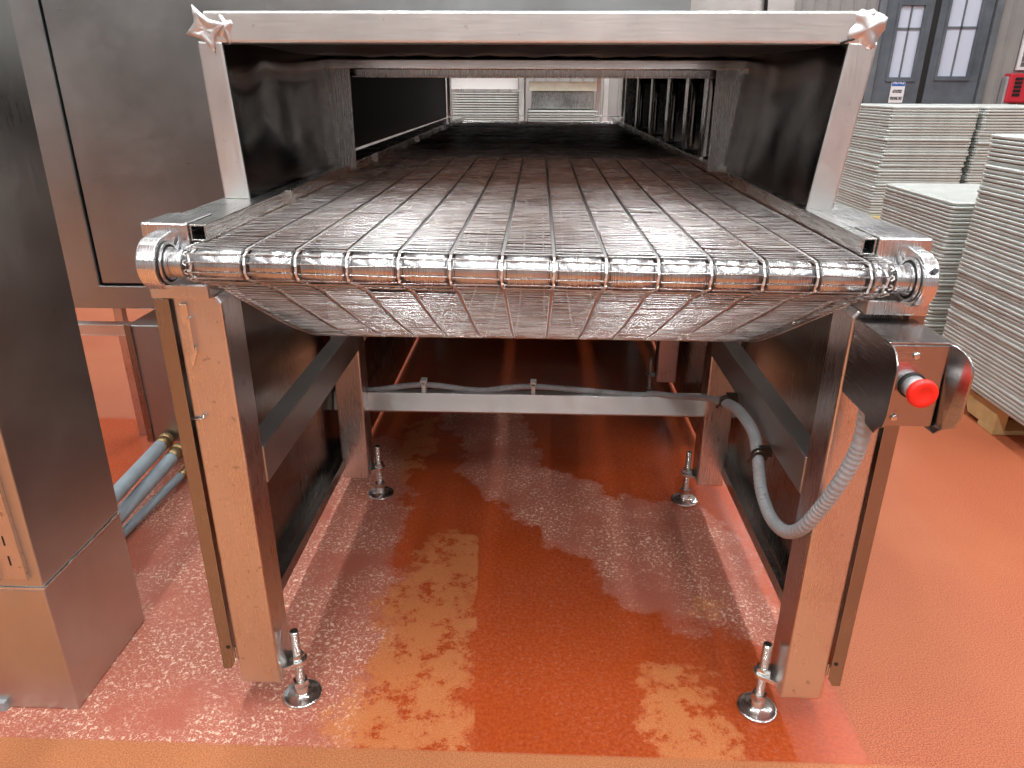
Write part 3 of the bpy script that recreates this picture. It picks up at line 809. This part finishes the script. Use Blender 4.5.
# back stacks on a raised pallet
stack(2.22, 4.735, .126, .40, .46, .65, 0, 'tray in the base stack under the raised back pallet', 'trays below the raised pallet', 9, toplab='top tray of the base stack right under the raised back pallet')
stack(2.72, 4.735, .126, .40, .46, .65, 0, 'tray in the right base stack under the raised back pallet', 'trays right below the raised pallet', 10, toplab='top tray of the right base stack under the raised back pallet')
pallet2(1.97, 3.1, 4.38, 5.3, 0, 'wooden pallet on the floor beneath the back right trays')
pallet2(1.97, 3.1, 4.38, 5.3, .126+int((.40-.126)/.0156)*.0156, 'raised pallet halfway up the back right trays, seen as a dark gap')
zb = .126+int((.40-.126)/.0156)*.0156+.124
stack(1.955+.245, 4.735, zb, 1.132, .49, .65, 0, 'aluminium tray in the back stack directly right of the hood post', 'trays of the back stack beside the hood', 3, toplab='topmost tray of the back stack below the dark doors', lean=(.03, 0), jit=.0022)
stack(2.475+.245, 4.735, zb, 1.124, .49, .65, 0, 'aluminium tray in the rearmost right stack, right of the back stack', 'trays of the rearmost right stack', 4, toplab='topmost tray of the rearmost right stack under the red box', jit=.0022, lean=(.02, 0))

# racks of trays seen through the tunnel
rk = thing('steel_rack', 'pale steel rack holding tray stacks, seen through the tunnel opening', 'rack', (-.1, 7.2, 0))
for x in (-.82, -.155, .585, .83):
    for y_ in (6.86, 7.72): MB().box(x-.022, x+.022, y_-.022, y_+.022, 0, 1.75).build('rack_post', 'hood', rk, bevel=.003)
for z_ in (.559, 1.30+.06):
    MB().box(-.85, .86, 6.89, 7.69, z_-.03, z_).build('rack_shelf', 'hood', rk, bevel=.003)
MB().box(-.85, .86, 6.845, 6.86, .50, .56).build('shelf_lip', 'hood', rk)
stack(-.485, 7.26, .56, 1.19, .60, .65, 0, 'pale tray in the left stack seen through the tunnel', 'trays in the left rack stack', 5, pitch=.021, toplab='dark edged top tray of the left stack seen through the tunnel')
bl = tag(MB().prism(rrect(-.785, -.185, 6.93, 7.59, .01), 'z', .56+30*.021+.002, .56+30*.021+.092).build('white_carton', 'whitecard'), 'flat white carton lying on the left stack seen through the tunnel', 'carton')
stack(.215, 7.26, .56, 1.03, .64, .65, 0, 'pale tray in the right stack seen through the tunnel', 'trays in the right rack stack', 6, pitch=.021, toplab='topmost tray of the right stack seen through the tunnel')
zc = .56+int((1.03-.56)/.021)*.021
tag(MB().box(-.07, .50, 7.15, 7.55, zc+.001, zc+.155).build('grey_crate', 'flange', bevel=.006), 'grey crate set back on the right stack seen through the tunnel', 'crate')
tag(MB().box(-.09, .52, 7.10, 7.58, zc+.156, zc+.235).build('cream_board', 'whitebar', bevel=.004), 'cream yellow board lying on the grey crate seen through the tunnel', 'board')

# ------------------------------------------------------------------ camera, view
yaw, pitch, roll, f, h = .0341, .3911, .0036, 723.1, 1.22
cd_ = bpy.data.cameras.new('camera'); cam = bpy.data.objects.new('camera', cd_); C.objects.link(cam)
F = Vector((-math.sin(yaw)*math.cos(pitch), math.cos(yaw)*math.cos(pitch), -math.sin(pitch)))
R0 = Vector((math.cos(yaw), math.sin(yaw), 0)); U0 = R0.cross(F)
R = math.cos(roll)*R0+math.sin(roll)*U0; U = -math.sin(roll)*R0+math.cos(roll)*U0
mt = Matrix((R, U, -F)).transposed().to_4x4(); mt.translation = Vector((.0044, 0, h)); cam.matrix_world = mt
cd_.sensor_width = 36; cd_.lens = f/1024*36; cd_.clip_start = .02; cd_.clip_end = 60
sc = bpy.context.scene; sc.camera = cam
w = bpy.data.worlds.new('world'); sc.world = w; w.use_nodes = True
w.node_tree.nodes['Background'].inputs[0].default_value = (.5, .5, .5, 1); w.node_tree.nodes['Background'].inputs[1].default_value = .3
sc.view_settings.view_transform = 'Standard'; sc.view_settings.look = 'None'; sc.view_settings.gamma = 1
sc.view_settings.use_curve_mapping = False; sc.view_settings.exposure = -.64
